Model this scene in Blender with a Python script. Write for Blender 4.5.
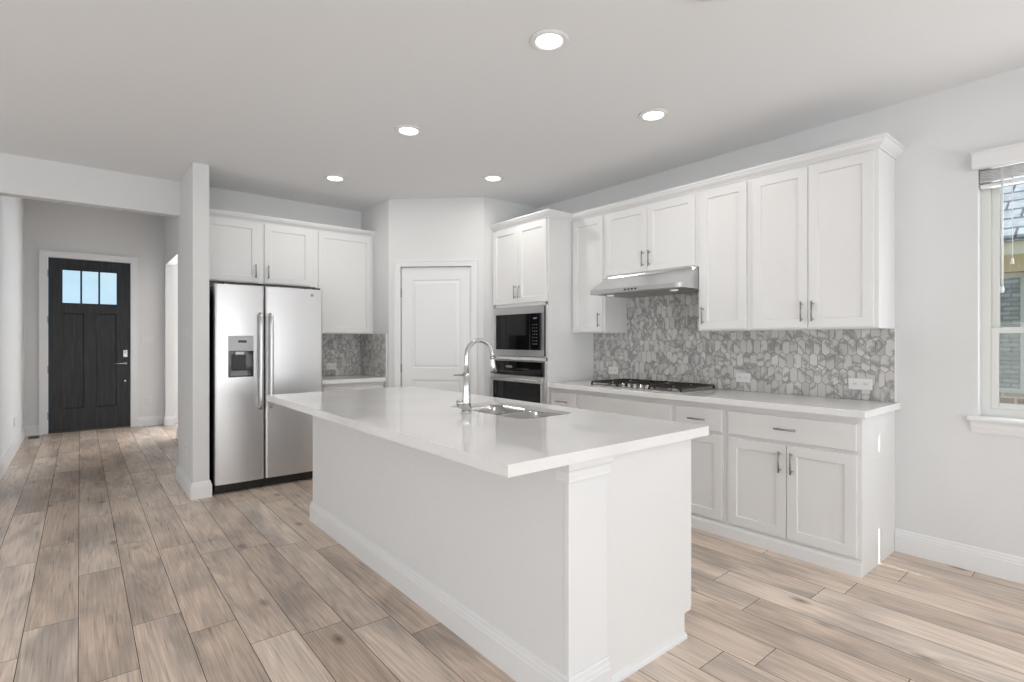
import bpy, bmesh, math, random
from mathutils import Vector, Matrix
random.seed(7)
D = bpy.data
for o in list(D.objects): D.objects.remove(o)
SC = bpy.context.scene
COL = SC.collection
PI = math.pi

# ------------------------------------------------------------------ camera
H = 1.30
cam_d = D.cameras.new('camera'); cam = D.objects.new('camera', cam_d); COL.objects.link(cam)
cam.location = (0, 0, H)
cam.rotation_euler = (PI/2, 0, -math.atan2(432, 525))
cam_d.sensor_width = 36; cam_d.sensor_fit = 'HORIZONTAL'; cam_d.lens = 36*525/1024
cam_d.clip_start = 0.05; cam_d.clip_end = 200
SC.camera = cam

# ------------------------------------------------------------------ exposure
SC.view_settings.view_transform = 'Standard'
try: SC.view_settings.look = 'None'
except Exception: pass
SC.view_settings.gamma = 1.0
SC.view_settings.use_curve_mapping = False
SC.view_settings.exposure = -0.70

# ------------------------------------------------------------------ world (blue sky with thin cloud)
W = D.worlds.new('sky'); SC.world = W; W.use_nodes = True
nt = W.node_tree; nt.nodes.clear()
def N(tree, typ, **kw):
    n = tree.nodes.new(typ)
    for k, v in kw.items():
        if hasattr(n, k): setattr(n, k, v)
    return n
out = N(nt, 'ShaderNodeOutputWorld'); bg = N(nt, 'ShaderNodeBackground')
tc = N(nt, 'ShaderNodeTexCoord'); no = N(nt, 'ShaderNodeTexNoise'); cr = N(nt, 'ShaderNodeValToRGB')
no.inputs['Scale'].default_value = 7; no.inputs['Detail'].default_value = 6
nt.links.new(tc.outputs['Generated'], no.inputs['Vector'])
nt.links.new(no.outputs['Fac'], cr.inputs['Fac'])
cr.color_ramp.elements[0].position = 0.48; cr.color_ramp.elements[0].color = (0.60, 0.82, 1.0, 1)
cr.color_ramp.elements[1].position = 0.66; cr.color_ramp.elements[1].color = (0.92, 0.95, 1.0, 1)
nt.links.new(cr.outputs['Color'], bg.inputs['Color']); bg.inputs['Strength'].default_value = 1.8
nt.links.new(bg.outputs[0], out.inputs['Surface'])

# ------------------------------------------------------------------ sun and area lamps for the daylight
def light(name, typ, loc, rot, energy, color=(1, 1, 1), **kw):
    l = D.lights.new(name, typ); l.energy = energy; l.color = color
    for k, v in kw.items(): setattr(l, k, v)
    o = D.objects.new(name, l); COL.objects.link(o); o.location = loc; o.rotation_euler = rot
    return o
SUN_EL = math.radians(20)
light('sun', 'SUN', (0, -8, 6), (PI/2 - SUN_EL, 0, 0), 16.0, (1.0, 0.95, 0.86), angle=math.radians(0.10))
ZC = 2.77          # ceiling height
XR = 3.91          # kitchen wall
YB = 5.70          # back wall
YR = -3.60         # rear wall (behind the camera)
XL = -3.60         # living-room side wall
# daylight standing in the window openings behind and beside the camera
REAR_WIN = [(-3.1, -1.3), (-0.9, 0.9), (1.3, 3.1)]
SIDE_WIN = [(-2.4, -0.4), (1.0, 4.6)]
for a, b in REAR_WIN:
    light('daylight_lamp', 'AREA', ((a+b)/2, YR+0.01, 1.30), (PI/2+0.36, 0, 0), 104, (0.95, 0.975, 1.0), shape='RECTANGLE', size=b-a, size_y=2.1)
for a, b in SIDE_WIN:
    light('daylight_lamp', 'AREA', (XL+0.01, (a+b)/2, 1.30), (PI/2+0.35, 0, -PI/2), 26*(b-a), (0.95, 0.975, 1.0), shape='RECTANGLE', size=b-a, size_y=2.1)
light('daylight_lamp', 'AREA', (2.6, 9.76, 1.45), (PI/2, 0, PI), 225, (0.97, 0.98, 1.0), shape='RECTANGLE', size=1.5, size_y=1.7)  # lamp added in the unseen side room to brighten the entry hall
light('daylight_lamp', 'AREA', (3.96, 0.14, 1.6), (PI/2, 0, PI/2), 14, (0.95, 0.98, 1.0), shape='RECTANGLE', size=0.85, size_y=1.35)

# ------------------------------------------------------------------ materials
def mat(name, color, rough=0.5, metal=0.0, spec=0.5, bump=None, var=None, emit=None, coat=0.0):
    """procedural principled material; bump=(scale, strength, distance); var=(scale, amount)"""
    m = D.materials.new(name); m.use_nodes = True
    t = m.node_tree; p = t.nodes['Principled BSDF']
    p.inputs['Base Color'].default_value = (*color, 1)
    p.inputs['Roughness'].default_value = rough; p.inputs['Metallic'].default_value = metal
    p.inputs['Specular IOR Level'].default_value = spec
    p.inputs['Coat Weight'].default_value = coat
    if emit:
        p.inputs['Emission Color'].default_value = (*emit[0], 1); p.inputs['Emission Strength'].default_value = emit[1]
    tcn = N(t, 'ShaderNodeTexCoord')
    if var:
        n = N(t, 'ShaderNodeTexNoise'); n.inputs['Scale'].default_value = var[0]; n.inputs['Detail'].default_value = 4
        r = N(t, 'ShaderNodeMix', data_type='RGBA')
        r.inputs[6].default_value = (*[c*(1-var[1]) for c in color], 1)
        r.inputs[7].default_value = (*[min(1, c*(1+var[1])) for c in color], 1)
        t.links.new(tcn.outputs['Object'], n.inputs['Vector'])
        t.links.new(n.outputs['Fac'], r.inputs[0]); t.links.new(r.outputs[2], p.inputs['Base Color'])
    if bump:
        n = N(t, 'ShaderNodeTexNoise'); n.inputs['Scale'].default_value = bump[0]; n.inputs['Detail'].default_value = 3
        b = N(t, 'ShaderNodeBump'); b.inputs['Strength'].default_value = bump[1]; b.inputs['Distance'].default_value = bump[2]
        t.links.new(tcn.outputs['Object'], n.inputs['Vector'])
        t.links.new(n.outputs['Fac'], b.inputs['Height']); t.links.new(b.outputs[0], p.inputs['Normal'])
    return m
M = {}
M['wall'] = mat('wall_paint', (0.76, 0.765, 0.765), 0.75, bump=(55, 0.25, 0.004))
M['ceil'] = mat('ceiling_paint', (0.84, 0.845, 0.85), 0.9, bump=(60, 0.2, 0.003))
M['isl'] = mat('island_plaster', (0.80, 0.805, 0.81), 0.6, bump=(38, 0.5, 0.006))
M['trim'] = mat('trim_paint', (0.84, 0.845, 0.85), 0.35, var=(3, 0.01))
M['cab'] = mat('cabinet_paint', (0.82, 0.82, 0.815), 0.33, var=(3, 0.01))
M['steel'] = mat('stainless_steel', (0.66, 0.66, 0.665), 0.24, 1.0)
M['steel_dk'] = mat('brushed_nickel', (0.36, 0.35, 0.34), 0.32, 1.0, var=(30, 0.05))
M['chrome'] = mat('chrome', (0.58, 0.58, 0.58), 0.24, 1.0, var=(20, 0.02))
M['sink'] = mat('sink_steel', (0.46, 0.455, 0.44), 0.22, 1.0, var=(20, 0.05))
M['black'] = mat('black_plastic', (0.012, 0.012, 0.013), 0.35, var=(20, 0.1))
M['glossblack'] = mat('black_glass', (0.006, 0.006, 0.007), 0.06, spec=0.35, var=(4, 0.1))
M['grey_pl'] = mat('grey_plastic', (0.22, 0.22, 0.225), 0.4, var=(20, 0.05))
M['silver'] = mat('silver_plastic', (0.42, 0.42, 0.43), 0.35, 0.3, var=(20, 0.03))
M['iron'] = mat('cast_iron', (0.03, 0.024, 0.022), 0.5, var=(40, 0.2), bump=(200, 0.2, 0.001))
M['white_pl'] = mat('white_plastic', (0.80, 0.80, 0.79), 0.4, var=(5, 0.01))
M['slot'] = mat('dark_slot', (0.12, 0.12, 0.12), 0.6, var=(5, 0.01))
M['ink'] = mat('pale_print', (0.55, 0.55, 0.55), 0.5, var=(5, 0.01))
M['grout'] = mat('grout', (0.26, 0.25, 0.24), 0.9, var=(60, 0.08))
M['lens'] = mat('lamp_lens', (1, 1, 1), 0.5, emit=((1.0, 0.98, 0.95), 9.0))
M['lens_dim'] = mat('hood_lamp_lens', (0.9, 0.9, 0.88), 0.3, emit=((1.0, 0.97, 0.9), 0.35))
M['vinyl'] = mat('vinyl_frame', (0.74, 0.75, 0.72), 0.4, var=(5, 0.01))
M['blind'] = mat('blind_slat', (0.80, 0.80, 0.80), 0.5, var=(6, 0.02))
M['soil'] = mat('dry_lawn', (0.40, 0.38, 0.28), 0.95, var=(9, 0.3))
M['stucco'] = mat('painted_trim_beige', (0.86, 0.77, 0.60), 0.8, var=(4, 0.03))
M['vent'] = mat('vent_bronze', (0.10, 0.085, 0.07), 0.45, 0.6, var=(30, 0.1))

def brushed(m, axis):
    t = m.node_tree; p = t.nodes['Principled BSDF']
    tcn = N(t, 'ShaderNodeTexCoord'); mp = N(t, 'ShaderNodeMapping'); n = N(t, 'ShaderNodeTexNoise')
    mp.inputs['Scale'].default_value = axis
    n.inputs['Scale'].default_value = 6; n.inputs['Detail'].default_value = 5
    mr = N(t, 'ShaderNodeMapRange'); mr.inputs['To Min'].default_value = 0.26; mr.inputs['To Max'].default_value = 0.36
    b = N(t, 'ShaderNodeBump'); b.inputs['Strength'].default_value = 0.04; b.inputs['Distance'].default_value = 0.001
    t.links.new(tcn.outputs['Object'], mp.inputs['Vector']); t.links.new(mp.outputs[0], n.inputs['Vector'])
    t.links.new(n.outputs['Fac'], mr.inputs['Value']); t.links.new(mr.outputs[0], p.inputs['Roughness'])
    t.links.new(n.outputs['Fac'], b.inputs['Height']); t.links.new(b.outputs[0], p.inputs['Normal'])
brushed(M['steel'], (1, 1, 60))

def quartz():
    m = D.materials.new('white_quartz'); m.use_nodes = True; t = m.node_tree; p = t.nodes['Principled BSDF']
    p.inputs['Roughness'].default_value = 0.05; p.inputs['Specular IOR Level'].default_value = 0.55
    tcn = N(t, 'ShaderNodeTexCoord'); n = N(t, 'ShaderNodeTexNoise'); n.inputs['Scale'].default_value = 3.0; n.inputs['Detail'].default_value = 9
    n2 = N(t, 'ShaderNodeTexNoise'); n2.inputs['Scale'].default_value = 260; n2.inputs['Detail'].default_value = 2
    ad = N(t, 'ShaderNodeMath', operation='MULTIPLY_ADD'); ad.inputs[1].default_value = 0.35
    r = N(t, 'ShaderNodeValToRGB')
    r.color_ramp.elements[0].position = 0.45; r.color_ramp.elements[0].color = (0.82, 0.81, 0.80, 1)
    r.color_ramp.elements[1].position = 0.75; r.color_ramp.elements[1].color = (0.88, 0.875, 0.87, 1)
    t.links.new(tcn.outputs['Object'], n.inputs['Vector']); t.links.new(tcn.outputs['Object'], n2.inputs['Vector'])
    t.links.new(n2.outputs['Fac'], ad.inputs[0]); t.links.new(n.outputs['Fac'], ad.inputs[2])
    t.links.new(ad.outputs[0], r.inputs['Fac']); t.links.new(r.outputs[0], p.inputs['Base Color'])
    return m
M['quartz'] = quartz()

def marble():
    m = D.materials.new('marble_tile'); m.use_nodes = True; t = m.node_tree; p = t.nodes['Principled BSDF']
    p.inputs['Roughness'].default_value = 0.28
    at = N(t, 'ShaderNodeAttribute', attribute_name='tile'); sp = N(t, 'ShaderNodeSeparateColor')
    t.links.new(at.outputs['Color'], sp.inputs[0])
    tcn = N(t, 'ShaderNodeTexCoord'); ad = N(t, 'ShaderNodeVectorMath', operation='MULTIPLY_ADD')
    ad.inputs[1].default_value = (7, 7, 7)
    t.links.new(at.outputs['Color'], ad.inputs[0]); t.links.new(tcn.outputs['Object'], ad.inputs[2])
    n = N(t, 'ShaderNodeTexNoise'); n.inputs['Scale'].default_value = 7; n.inputs['Detail'].default_value = 6; n.inputs['Distortion'].default_value = 0.6
    t.links.new(ad.outputs[0], n.inputs['Vector'])
    r = N(t, 'ShaderNodeValToRGB')
    e = r.color_ramp.elements
    e[0].position = 0.30; e[0].color = (0.62, 0.61, 0.59, 1)
    e[1].position = 0.75; e[1].color = (0.52, 0.51, 0.49, 1)
    for pos, c in ((0.45, (0.60, 0.59, 0.57)), (0.505, (0.30, 0.29, 0.285)), (0.57, (0.56, 0.55, 0.53))):
        x = e.new(pos); x.color = (*c, 1)
    mx = N(t, 'ShaderNodeMix', data_type='RGBA', blend_type='MULTIPLY'); mx.inputs[0].default_value = 1
    mr = N(t, 'ShaderNodeMapRange'); mr.inputs['To Min'].default_value = 0.88; mr.inputs['To Max'].default_value = 1.16
    t.links.new(sp.outputs[0], mr.inputs['Value'])
    t.links.new(n.outputs['Fac'], r.inputs['Fac']); t.links.new(r.outputs[0], mx.inputs[6]); t.links.new(mr.outputs[0], mx.inputs[7])
    t.links.new(mx.outputs[2], p.inputs['Base Color'])
    return m
M['marble'] = marble()

def oak():
    m = D.materials.new('oak_planks'); m.use_nodes = True; t = m.node_tree; p = t.nodes['Principled BSDF']
    at = N(t, 'ShaderNodeAttribute', attribute_name='plank'); sp = N(t, 'ShaderNodeSeparateColor')
    t.links.new(at.outputs['Color'], sp.inputs[0])
    tcn = N(t, 'ShaderNodeTexCoord'); ad = N(t, 'ShaderNodeVectorMath', operation='MULTIPLY_ADD'); ad.inputs[1].default_value = (11, 23, 5)
    t.links.new(at.outputs['Color'], ad.inputs[0]); t.links.new(tcn.outputs['Object'], ad.inputs[2])
    def grain(sc, scale, det, dist=0.0):
        mp = N(t, 'ShaderNodeMapping'); mp.inputs['Scale'].default_value = sc
        n = N(t, 'ShaderNodeTexNoise'); n.inputs['Scale'].default_value = scale; n.inputs['Detail'].default_value = det; n.inputs['Distortion'].default_value = dist
        t.links.new(ad.outputs[0], mp.inputs['Vector']); t.links.new(mp.outputs[0], n.inputs['Vector']); return n
    big = grain((1, 0.35, 1), 4.5, 5, 0.5)          # cloudy grey/brown patches
    fine = grain((1, 0.022, 1), 170, 5, 0.1)         # streaks
    cath = grain((1, 0.09, 1), 5, 2, 0.6)           # cathedral figure
    # base tone per plank
    r = N(t, 'ShaderNodeValToRGB'); e = r.color_ramp.elements
    e[0].position = 0.0; e[0].color = (0.56, 0.44, 0.345, 1)
    e[1].position = 1.0; e[1].color = (0.82, 0.72, 0.63, 1)
    x = e.new(0.5); x.color = (0.73, 0.61, 0.515, 1)
    t.links.new(sp.outputs[0], r.inputs['Fac'])
    m1 = N(t, 'ShaderNodeMix', data_type='RGBA', blend_type='MULTIPLY'); m1.inputs[0].default_value = 1
    r1 = N(t, 'ShaderNodeValToRGB'); r1.color_ramp.elements[0].position = 0.34; r1.color_ramp.elements[0].color = (0.66, 0.655, 0.655, 1)
    r1.color_ramp.elements[1].position = 0.58; r1.color_ramp.elements[1].color = (1.08, 1.06, 1.04, 1)
    t.links.new(big.outputs['Fac'], r1.inputs['Fac']); t.links.new(r.outputs[0], m1.inputs[6]); t.links.new(r1.outputs[0], m1.inputs[7])
    m2 = N(t, 'ShaderNodeMix', data_type='RGBA', blend_type='MULTIPLY'); m2.inputs[0].default_value = 1
    r2 = N(t, 'ShaderNodeValToRGB'); r2.color_ramp.elements[0].position = 0.35; r2.color_ramp.elements[0].color = (0.82, 0.80, 0.78, 1)
    r2.color_ramp.elements[1].position = 0.62; r2.color_ramp.elements[1].color = (1.06, 1.06, 1.06, 1)
    t.links.new(fine.outputs['Fac'], r2.inputs['Fac']); t.links.new(m1.outputs[2], m2.inputs[6]); t.links.new(r2.outputs[0], m2.inputs[7])
    # cathedral rings: sine of the distorted noise
    sn = N(t, 'ShaderNodeMath', operation='MULTIPLY'); sn.inputs[1].default_value = 75
    s2 = N(t, 'ShaderNodeMath', operation='SINE'); s3 = N(t, 'ShaderNodeMapRange')
    s3.inputs['From Min'].default_value = -1; s3.inputs['To Min'].default_value = 0.90; s3.inputs['To Max'].default_value = 1.04
    t.links.new(cath.outputs['Fac'], sn.inputs[0]); t.links.new(sn.outputs[0], s2.inputs[0]); t.links.new(s2.outputs[0], s3.inputs['Value'])
    m3 = N(t, 'ShaderNodeMix', data_type='RGBA', blend_type='MULTIPLY'); m3.inputs[0].default_value = 1
    t.links.new(m2.outputs[2], m3.inputs[6]); t.links.new(s3.outputs[0], m3.inputs[7])
    # knots
    mp = N(t, 'ShaderNodeMapping'); mp.inputs['Scale'].default_value = (1, 0.5, 1)
    v = N(t, 'ShaderNodeTexVoronoi'); v.inputs['Scale'].default_value = 4.6
    t.links.new(ad.outputs[0], mp.inputs['Vector']); t.links.new(mp.outputs[0], v.inputs['Vector'])
    rk = N(t, 'ShaderNodeValToRGB'); rk.color_ramp.elements[0].position = 0.02; rk.color_ramp.elements[0].color = (0.36, 0.31, 0.28, 1)
    rk.color_ramp.elements[1].position = 0.15; rk.color_ramp.elements[1].color = (1, 1, 1, 1)
    t.links.new(v.outputs['Distance'], rk.inputs['Fac'])
    m4 = N(t, 'ShaderNodeMix', data_type='RGBA', blend_type='MULTIPLY'); m4.inputs[0].default_value = 1
    t.links.new(m3.outputs[2], m4.inputs[6]); t.links.new(rk.outputs[0], m4.inputs[7])
    t.links.new(m4.outputs[2], p.inputs['Base Color'])
    rr = N(t, 'ShaderNodeMapRange'); rr.inputs['To Min'].default_value = 0.22; rr.inputs['To Max'].default_value = 0.38
    t.links.new(fine.outputs['Fac'], rr.inputs['Value']); t.links.new(rr.outputs[0], p.inputs['Roughness'])
    b = N(t, 'ShaderNodeBump'); b.inputs['Strength'].default_value = 0.25; b.inputs['Distance'].default_value = 0.0015
    t.links.new(fine.outputs['Fac'], b.inputs['Height']); t.links.new(b.outputs[0], p.inputs['Normal'])
    p.inputs['Specular IOR Level'].default_value = 0.5
    return m
M['oak'] = oak()
M['gap'] = mat('plank_gap', (0.05, 0.035, 0.025), 0.9, var=(5, 0.05))

def doorwood():
    m = D.materials.new('charcoal_stained_wood'); m.use_nodes = True; t = m.node_tree; p = t.nodes['Principled BSDF']
    tcn = N(t, 'ShaderNodeTexCoord'); mp = N(t, 'ShaderNodeMapping'); mp.inputs['Scale'].default_value = (1, 1, 0.06)
    n = N(t, 'ShaderNodeTexNoise'); n.inputs['Scale'].default_value = 45; n.inputs['Detail'].default_value = 5
    r = N(t, 'ShaderNodeValToRGB'); r.color_ramp.elements[0].position = 0.35; r.color_ramp.elements[0].color = (0.006, 0.0065, 0.008, 1)
    r.color_ramp.elements[1].position = 0.7; r.color_ramp.elements[1].color = (0.028, 0.030, 0.034, 1)
    t.links.new(tcn.outputs['Object'], mp.inputs['Vector']); t.links.new(mp.outputs[0], n.inputs['Vector'])
    t.links.new(n.outputs['Fac'], r.inputs['Fac']); t.links.new(r.outputs[0], p.inputs['Base Color'])
    p.inputs['Roughness'].default_value = 0.42
    return m
M['doorwood'] = doorwood()

def glass():
    m = D.materials.new('clear_pane'); m.use_nodes = True; t = m.node_tree
    for n in list(t.nodes): t.nodes.remove(n)
    o = N(t, 'ShaderNodeOutputMaterial'); tr = N(t, 'ShaderNodeBsdfTransparent'); gl = N(t, 'ShaderNodeBsdfGlossy')
    gl.inputs['Roughness'].default_value = 0.02
    fr = N(t, 'ShaderNodeFresnel'); fr.inputs['IOR'].default_value = 1.45
    mx = N(t, 'ShaderNodeMixShader'); tr.inputs['Color'].default_value = (0.93, 0.96, 0.95, 1)
    t.links.new(fr.outputs[0], mx.inputs[0]); t.links.new(tr.outputs[0], mx.inputs[1]); t.links.new(gl.outputs[0], mx.inputs[2])
    t.links.new(mx.outputs[0], o.inputs['Surface'])
    return m
M['glass'] = glass()

def bricks(name, c1, c2, mortar, w, h, gap, axes, bumpd=0.01, gray=0.5):
    m = D.materials.new(name); m.use_nodes = True; t = m.node_tree; p = t.nodes['Principled BSDF']
    p.inputs['Roughness'].default_value = 0.9
    tcn = N(t, 'ShaderNodeTexCoord'); s = N(t, 'ShaderNodeSeparateXYZ'); c = N(t, 'ShaderNodeCombineXYZ')
    t.links.new(tcn.outputs['Object'], s.inputs[0]); t.links.new(s.outputs[axes[0]], c.inputs[0]); t.links.new(s.outputs[axes[1]], c.inputs[1])
    b = N(t, 'ShaderNodeTexBrick'); b.inputs['Scale'].default_value = 1
    b.inputs['Color1'].default_value = (*c1, 1); b.inputs['Color2'].default_value = (*c2, 1); b.inputs['Mortar'].default_value = (*mortar, 1)
    b.inputs['Brick Width'].default_value = w; b.inputs['Row Height'].default_value = h; b.inputs['Mortar Size'].default_value = gap
    t.links.new(c.outputs[0], b.inputs['Vector'])
    n = N(t, 'ShaderNodeTexNoise'); n.inputs['Scale'].default_value = 14; n.inputs['Detail'].default_value = 4
    t.links.new(tcn.outputs['Object'], n.inputs['Vector'])
    mx = N(t, 'ShaderNodeMix', data_type='RGBA', blend_type='OVERLAY'); mx.inputs[0].default_value = gray
    t.links.new(b.outputs['Color'], mx.inputs[6]); t.links.new(n.outputs['Fac'], mx.inputs[7])
    t.links.new(mx.outputs[2], p.inputs['Base Color'])
    bp = N(t, 'ShaderNodeBump'); bp.inputs['Distance'].default_value = bumpd; bp.invert = True
    t.links.new(b.outputs['Fac'], bp.inputs['Height']); t.links.new(bp.outputs[0], p.inputs['Normal'])
    return m
M['brick'] = bricks('red_brown_brick', (0.36, 0.20, 0.13), (0.52, 0.36, 0.26), (0.62, 0.58, 0.52), 0.21, 0.075, 0.010, (1, 2))
M['shingle'] = bricks('roof_shingles', (0.42, 0.43, 0.47), (0.56, 0.57, 0.62), (0.16, 0.16, 0.19), 0.30, 0.14, 0.012, (1, 2))

# ------------------------------------------------------------------ mesh helpers
class MB:
    def __init__(s): s.b = bmesh.new()
    def box(s, x0, x1, y0, y1, z0, z1, bev=0.0, seg=1):
        if x0 > x1: x0, x1 = x1, x0
        if y0 > y1: y0, y1 = y1, y0
        if z0 > z1: z0, z1 = z1, z0
        vs = [s.b.verts.new(v) for v in ((x0,y0,z0),(x1,y0,z0),(x1,y1,z0),(x0,y1,z0),(x0,y0,z1),(x1,y0,z1),(x1,y1,z1),(x0,y1,z1))]
        fs = [s.b.faces.new([vs[i] for i in f]) for f in ((3,2,1,0),(4,5,6,7),(0,1,5,4),(1,2,6,5),(2,3,7,6),(3,0,4,7))]
        if bev:
            es = list({e for f in fs for e in f.edges})
            bmesh.ops.bevel(s.b, geom=es, offset=bev, segments=seg, affect='EDGES', profile=0.5)
        return s
    def loops(s, loops, cap0=True, cap1=True, smooth=False):
        L = [[s.b.verts.new(p) for p in lp] for lp in loops]
        n = len(L[0]); fs = []
        for a, b in zip(L, L[1:]):
            for i in range(n):
                j = (i+1) % n
                fs.append(s.b.faces.new((a[i], a[j], b[j], b[i])))
        if smooth:
            for f in fs: f.smooth = True
        if cap0: s.b.faces.new(list(reversed(L[0])))
        if cap1: s.b.faces.new(L[-1])
        return s
    def tube(s, pts, rad, n=14, caps=True):
        pts = [Vector(p) for p in pts]
        if not hasattr(rad, '__len__'): rad = [rad]*len(pts)
        loops = []; ref = None
        for i, p in enumerate(pts):
            t = (pts[min(i+1, len(pts)-1)] - pts[max(i-1, 0)]).normalized()
            if ref is None:
                ref = Vector((0,0,1)) if abs(t.z) < 0.9 else Vector((1,0,0))
            u = t.cross(ref).normalized(); w = u.cross(t).normalized(); ref = w
            loops.append([p + u*math.cos(2*PI*k/n)*rad[i] + w*math.sin(2*PI*k/n)*rad[i] for k in range(n)])
        return s.loops(loops, caps, caps, True)
    def lathe(s, prof, c=(0,0,0), axis='Z', n=28):
        """prof = [(r, h)...] along axis from c"""
        loops = []
        for r, h in prof:
            lp = []
            for k in range(n):
                a = 2*PI*k/n; x, y = r*math.cos(a), r*math.sin(a)
                v = {'Z': (x, y, h), 'Y': (x, h, -y), 'X': (h, x, y)}[axis]
                lp.append((v[0]+c[0], v[1]+c[1], v[2]+c[2]))
            loops.append(lp)
        return s.loops(loops, True, True, True)
    def prism(s, poly, z0, z1, bev=0):
        s.loops([[(x, y, z0) for x, y in poly], [(x, y, z1) for x, y in poly]]); return s
    def sweep(s, prof, p0, p1, nrm, m0=0, m1=0):
        """profile [(out, z)] extruded from p0 to p1 (2D floor points), nrm = outward 2D normal; m = mitre"""
        p0 = Vector(p0); p1 = Vector(p1); n = Vector(nrm).normalized(); d = (p1-p0).normalized()
        A = []; B = []
        for o, z in prof:
            a = p0 + n*o - d*m0*o; b = p1 + n*o + d*m1*o
            A.append((a.x, a.y, z)); B.append((b.x, b.y, z))
        return s.loops([A, B])
    def xf(s, mtx):
        bmesh.ops.transform(s.b, matrix=mtx, verts=s.b.verts); return s
    def build(s, name, m, parent=None, autosmooth=False):
        bmesh.ops.recalc_face_normals(s.b, faces=s.b.faces)
        me = D.meshes.new(name); s.b.to_mesh(me); s.b.free()
        if isinstance(m, str): m = M[m]
        me.materials.append(m)
        o = D.objects.new(name, me); COL.objects.link(o)
        if parent: o.parent = parent
        return o
def thing(name, label, cat, loc=(0,0,0), rz=0.0, group=None):
    o = D.objects.new(name, None); COL.objects.link(o); o.empty_display_size = 0.1
    o.location = loc; o.rotation_euler = (0, 0, rz); o['label'] = label; o['category'] = cat
    if group: o['group'] = group
    return o
def tag(o, label, cat, group=None):
    o['label'] = label; o['category'] = cat
    if group: o['group'] = group
    return o
def struct(o, label=None):
    o['kind'] = 'structure'
    return o
def kids(o): return [c for c in D.objects if c.parent == o]
def copy_tree(o, parent=None):
    ks = kids(o)
    c = o.copy(); COL.objects.link(c); c.parent = parent
    for k in ks: copy_tree(k, c)
    return c

# ------------------------------------------------------------------ floor of separate planks (one mesh)
PW = 0.19; X0 = -0.006; PLEN = 1.215
known = {-2: 2.95, -1: 3.20, 0: 2.55, 1: 2.95, 2: 2.71, 3: 2.45}
def make_floor():
    b = bmesh.new(); cols = []
    k0 = int((XL-0.2-X0)/PW)-1; k1 = int((4.2-X0)/PW)+1
    for k in range(k0, k1):
        rr = random.Random(100+k); off = known.get(k, rr.uniform(0, PLEN)) % PLEN
        a = X0+PW*k; c = a+PW
        y = YR-0.2-PLEN+off
        base = YR-0.3
        y = off - PLEN*math.ceil((off-base)/PLEN)
        while y < 10.2:
            g = 0.0014
            vs = [b.verts.new(v) for v in ((a+g,y+g,0),(c-g,y+g,0),(c-g,y+PLEN-g,0),(a+g,y+PLEN-g,0))]
            b.faces.new(vs); tone = min(1, max(0, rr.gauss(0.52, 0.17)))
            cols.append((tone, rr.random(), rr.random(), 1)); y += PLEN
    me = D.meshes.new('floor'); b.to_mesh(me); b.free()
    at = me.attributes.new('plank', 'FLOAT_COLOR', 'FACE')
    for i, c in enumerate(cols): at.data[i].color = c
    me.materials.append(M['oak'])
    o = D.objects.new('floor', me); COL.objects.link(o); struct(o)
    sub = MB().box(XL-0.2, 4.05, YR-0.2, 10.0, -0.12, -0.0015).build('subfloor', 'gap', o)
make_floor()

# ------------------------------------------------------------------ room shell
def S(name, mb, m='wall'): return struct(mb.build(name, m))
S('ceiling', MB().box(XL-0.2, 4.05, YR-0.14, YB+0.12, ZC, ZC+0.15), 'ceil')
ZH = 3.35         # taller entry hall
S('ceiling_hall', MB().box(-0.71, 4.05, YB+0.12, 9.94, ZH, ZH+0.15), 'ceil')
S('wall_hall_header', MB().box(-0.71, 4.05, YB+0.0, YB+0.12, ZC+0.15, ZH+0.15))
S('wall_hall_side', MB().box(4.05, 4.19, YB, 9.94, 0, ZH))
WY0, WY1, WZ0, WZ1 = -0.33, 0.616, 0.875, 2.33          # kitchen window opening
w = MB()
w.box(XR, XR+0.14, YR, WY0, 0, ZC); w.box(XR, XR+0.14, WY1, 5.84, 0, ZC)
w.box(XR, XR+0.14, WY0, WY1, 0, WZ0); w.box(XR, XR+0.14, WY0, WY1, WZ1, ZC)
S('wall_right', w)
# back wall plus header over the passage to the entry
w = MB(); w.box(0.7135, XR, YB, YB+0.12, 0, ZC); w.box(XL, -0.59, YB, YB+0.12, 0, ZC); w.box(-0.59, 0.7135, YB, YB+0.12, 2.46, ZC)
S('wall_back', w)
S('wall_wing', MB().box(0.7135, 0.835, 4.99, YB, 0, ZC, 0.006, 2))
# pantry walls
P0 = Vector((2.47, 5.013)); P1 = Vector((3.172, 4.311))
dd = (P1-P0).normalized(); nn = Vector((-dd.y, dd.x))
if nn.x < 0: nn = -nn                                     # points into the pantry
DL = (P1-P0).length
def dq(a, b, o0, o1):                                    # diagonal slab footprint
    return [tuple(P0+dd*a+nn*o0), tuple(P0+dd*b+nn*o0), tuple(P0+dd*b+nn*o1), tuple(P0+dd*a+nn*o1)]
def dx(px):                                              # pixel column -> distance along the diagonal
    u = (px-512)/525; r = Vector((0.6354+0.7722*u, 0.7722-0.6354*u))
    # solve P0 + dd*s = r*t
    det = dd.x*(-r.y) - dd.y*(-r.x)
    s = ((-P0.x)*(-r.y) - (-P0.y)*(-r.x))/det
    return s
pd0, pd1 = dx(401.0), dx(471.0)                          # slab edges
w = MB()
w.prism(dq(0, pd0-0.006, 0, 0.11), 0, ZC); w.prism(dq(pd1+0.006, DL, 0, 0.11), 0, ZC)
PDH = 2.062
w.prism(dq(pd0-0.006, pd1+0.006, 0, 0.11), PDH+0.006, ZC)
w.box(P0.x, P0.x+0.11, P0.y-0.0005, YB, 0, ZC)
w.box(P1.x-0.0005, XR, P1.y, P1.y+0.11, 0, ZC)
S('wall_pantry', w)
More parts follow.
